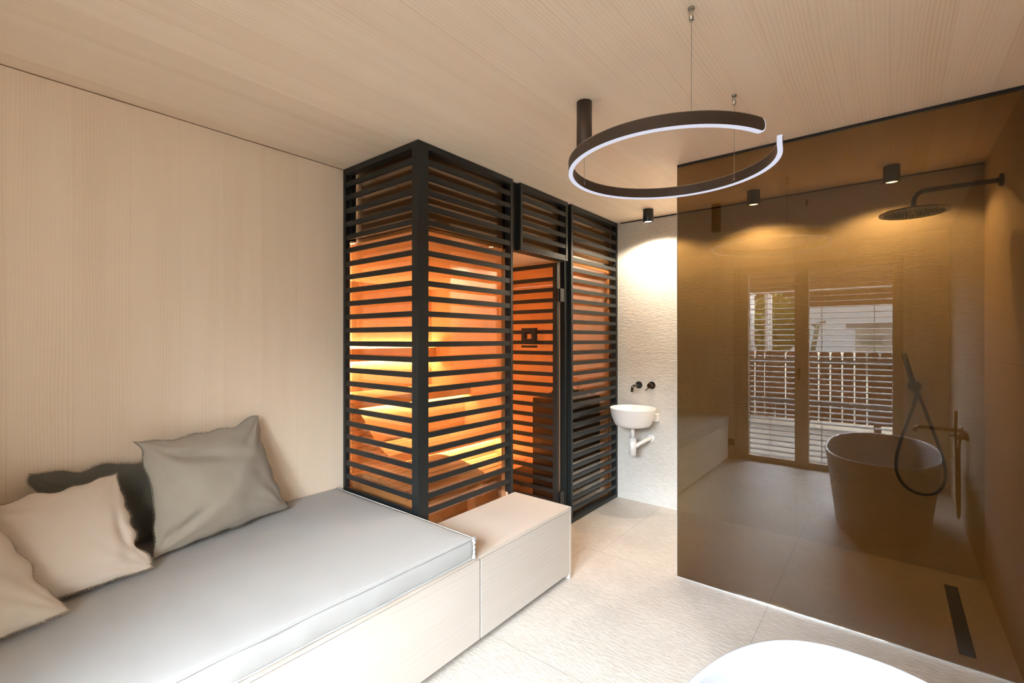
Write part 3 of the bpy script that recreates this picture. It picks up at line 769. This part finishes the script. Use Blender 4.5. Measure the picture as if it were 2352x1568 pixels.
bm = bmesh.new(); b_cyl(bm, (BXc, BYc, .7255), (BXc, BYc, .729), .028, n=32); obj('drain_plug', bm, M_white, t)
t = thing('wall_tap', 'dark polished wall-mounted spout above the white washbasin', 'tap', (-1.735, YB, 1.036))
bm = bmesh.new(); b_cyl(bm, (-1.735, YB-.001, 1.036), (-1.735, YB-.010, 1.036), .031); obj('rosette', bm, M_blackchrome, t)
bm = bmesh.new(); b_tube(bm, smooth_path([(-1.735, YB-.0105, 1.036), (-1.735, YB-.08, 1.036), (-1.735, YB-.115, 1.035), (-1.735, YB-.137, 1.022), (-1.735, YB-.148, .995), (-1.735, YB-.150, .985)], 6), .0115, n=20); obj('spout', bm, M_blackchrome, t)
t = thing('tap_lever', 'dark polished round mixer lever to the right of the basin spout', 'tap', (-1.617, YB, 1.04))
bm = bmesh.new(); b_cyl(bm, (-1.617, YB-.001, 1.04), (-1.617, YB-.010, 1.04), .032); obj('rosette', bm, M_blackchrome, t)
bm = bmesh.new(); b_cyl(bm, (-1.617, YB-.0105, 1.04), (-1.617, YB-.06, 1.04), .021); b_tube(bm, [(-1.622, YB-.048, 1.03), (-1.655, YB-.052, .995)], .0045, n=10); obj('lever', bm, M_blackchrome, t)

# ------------------------------------------------------------------ bathtub and its tap
TX, TY = -.055, .925
t = thing('bathtub', 'white oval freestanding bathtub at the bottom right, in front of the glass', 'bathtub', (TX, TY, 0))
bm = bmesh.new()
b_lathe(bm, [((.10, .30), .0005), ((.285, .605), .0005), ((.295, .615), .012), ((.318, .640), .20), ((.345, .672), .42), ((.362, .692), .545), ((.367, .698), .566), ((.365, .696), .572), ((.358, .689), .575),
             ((.350, .681), .573), ((.345, .675), .566), ((.325, .650), .40), ((.300, .615), .22), ((.270, .570), .14), ((.215, .50), .115), ((.05, .15), .108)], (TX, TY, 0), n=120, power=2.45)
obj('tub_shell', bm, M_tub, t)
bm = bmesh.new(); b_cyl(bm, (TX, TY, .1085), (TX, TY, .113), .035); obj('drain_plug', bm, M_chrome, t)
t = thing('bath_tap', 'bronze wall-mounted bath mixer with hand shower, seen mirrored in the glass', 'tap', (XR, .85, .73))
for yy, r in ((.70, .03), (.88, .026), (1.0, .03)):
    bm = bmesh.new(); b_cyl(bm, (XR-.001, yy, .735), (XR-.012, yy, .735), r); obj('rosette', bm, M_brass_d, t)
bm = bmesh.new(); b_tube(bm, smooth_path([(XR-.0125, .70, .735), (.30, .70, .735), (.20, .70, .735), (.165, .70, .727), (.152, .70, .700)], 6), .014, n=16); obj('spout', bm, M_brass_d, t)
bm = bmesh.new(); b_cyl(bm, (XR-.0125, .88, .735), (XR-.05, .88, .735), .014); b_tube(bm, [(XR-.055, .87, .70), (XR-.055, .87, .905)], .011, n=14); obj('hand_wand', bm, M_brass_d, t)
bm = bmesh.new(); b_cyl(bm, (XR-.0125, 1.0, .735), (XR-.06, 1.0, .735), .024); b_tube(bm, [(XR-.05, 1.0, .735), (XR-.10, 1.0, .735)], .006, n=8); obj('mixer_handle', bm, M_brass_d, t)
bm = bmesh.new(); b_tube(bm, smooth_path([(XR-.055, .87, .70), (XR-.05, .85, .55), (XR-.045, .80, .35), (XR-.04, .80, .18), (XR-.04, .86, .10), (XR-.04, .93, .16), (XR-.04, .94, .35), (XR-.04, .90, .60), (XR-.03, .885, .71)], 8), .008, n=10); obj('hose', bm, M_brass_d, t)

# ------------------------------------------------------------------ outside, seen mirrored through the blinds
M_terr = stone('terrace_stone', (.14, .125, .105), (.07, .06, .048), rough=.85, bump=.6, lines=[('y', -1.2, None, 0, 0), ('y', -1.9, None, 0, 0)], joint=.01, scale=.4)
struct('terrace', M_terr, (-9, 5, -3.3, YW-.26, -.25, -.02))
M_grav = stone('garden_gravel', (.28, .24, .18), (.13, .11, .08), rough=.95, bump=1., scale=.25)
struct('garden_ground', M_grav, (-40, 30, -60, -3.31, -.4, -.10))
# soffit of the overhanging roof
struct('trim_3', M_winwood, (-4.2, 1.6, -1.35, YW-.26, 2.42, 2.5))
M_board = plain('red_brown_board', (.16, .065, .035), rough=.75, noise=.4, nscale=8)
t = thing('board_fence', 'red brown garden fence of round-topped boards, mirrored behind the blinds', 'fence', (-1.5, -4.0, 0))
bm = bmesh.new(); x = -6.5
while x < 3.2:
    b_box(bm, x, x+.145, -4.02, -4.0, .02, 1.16)
    A = [bm.verts.new((x+.0725+.0725*math.cos(math.pi*k/10), y, 1.16+.075*math.sin(math.pi*k/10))) for y in (-4.0,) for k in range(11)]
    B = [bm.verts.new((x+.0725+.0725*math.cos(math.pi*k/10), -4.02, 1.16+.075*math.sin(math.pi*k/10))) for k in range(11)]
    bm.faces.new(A); bm.faces.new(B[::-1])
    for k in range(10): bm.faces.new((A[k], B[k], B[k+1], A[k+1]))
    x += .168
obj('boards', bm, M_board, t)
bx('rail', plain('grey_rail', (.09, .10, .10), rough=.7), [(-6.5, 3.2, -3.998, -3.96, 1.00, 1.08), (-6.5, 3.2, -3.998, -3.96, .30, .37)], t)
for x in (-6.2, -4.2, -2.2, -.2, 1.8): bx('post', M_board, (x, x+.09, -4.11, -4.021, -.1, 1.1), t)
M_render_w = plain('white_render', (.75, .75, .74), rough=.9, noise=.05)
t = thing('neighbour_house', 'pale neighbouring house with a long balcony beyond the fence', 'house', (.6, -20, 0))
bx('walls', M_render_w, (-1.2, 9, -26, -20, -.4, 1.9), t)
bx('roof', plain('grey_roof', (.30, .29, .29), rough=.8), (-1.5, 9.4, -26.4, -19.4, 1.9, 2.1), t)
bx('balcony', plain('grey_green_balcony', (.22, .30, .26), rough=.8), [(-1.0+1.1*k, -.25+1.1*k, -19.9, -19.7, 1.2, 1.45) for k in range(8)], t)
t = thing('white_garden_wall', 'bright white rendered pillar wall at the end of the fence', 'wall', (-3.6, -4.6, 0))
bx('pillar', M_render_w, [(-2.35, -2.16, -4.9, -4.5, -.1, 2.32), (-1.90, -1.84, -4.9, -4.5, -.1, 2.32)], t)
bx('coping', M_render_w, (-2.37, -2.14, -4.92, -4.48, 2.32, 2.35), t)
t = thing('timber_carport', 'long brown timber carport roof beyond the fence, mirrored above the sky', 'carport', (-1.5, -8, 0))
bx('fascia', M_board, (-9, 6, -7.56, -7.5, 2.206, 3.14), t)
bx('roof', M_board, (-9, 6, -10, -7.561, 2.95, 3.05), t)
bx('gutter', M_render_w, (-9, 6, -7.49, -7.43, 2.56, 2.61), t)
for x in (-7.5, -4.4, 2.6): bx('post', M_board, (x, x+.12, -7.8, -7.68, -.1, 2.94), t)
def shrub(name, label, cat, c, rx, rz, n, mat, seed, trunk_h, tmat):
    t = thing(name, label, cat, (c[0], c[1], -.1)); r = random.Random(seed); bm = bmesh.new()
    for _ in range(n):
        while True:
            p = Vector([r.uniform(-1, 1) for _ in range(3)])
            if .55 < p.length < 1: break
        p = Vector((c[0]+p.x*rx, c[1]+p.y*rx, c[2]+p.z*rz)); s = r.uniform(.03, .06)
        a = Vector([r.uniform(-1, 1) for _ in range(3)]).normalized()*s; b = a.orthogonal().normalized()*s*.5
        v_ = [bm.verts.new(p+q) for q in (-a, b, a, -b)]; bm.faces.new(v_)
    obj('foliage', bm, mat, t)
    bm = bmesh.new(); b_cyl(bm, (c[0], c[1], -.1), (c[0]+.05, c[1], c[2]), .05, .03, n=10); obj('trunk', bm, tmat, t)
M_leaf = plain('olive_yellow_leaf', (.36, .33, .07), rough=.6, noise=.5, nscale=3); M_bark = plain('bark', (.12, .09, .06), rough=.9)
shrub('olive_tree', 'yellow green bushy tree rising above the fence', 'tree', (-1.95, -5.6, 1.75), .55, .65, 5200, M_leaf, 5, 1.6, M_bark)
t = thing('bare_post', 'leaning grey green post beside the fence', 'post', (-1.1, -4.6, 0))
bm = bmesh.new(); b_tube(bm, [(-1.20, -4.6, -.1), (-1.12, -4.6, 1.2), (-1.04, -4.6, 1.72)], [.05, .045, .04], n=10); obj('stem', bm, plain('lichen_bark', (.16, .19, .13), rough=.9), t)
bm = bmesh.new(); b_tube(bm, [(-1.13, -4.6, 1.70), (-.92, -4.6, 1.75)], .03, n=8); obj('stub', bm, M_bark, t)
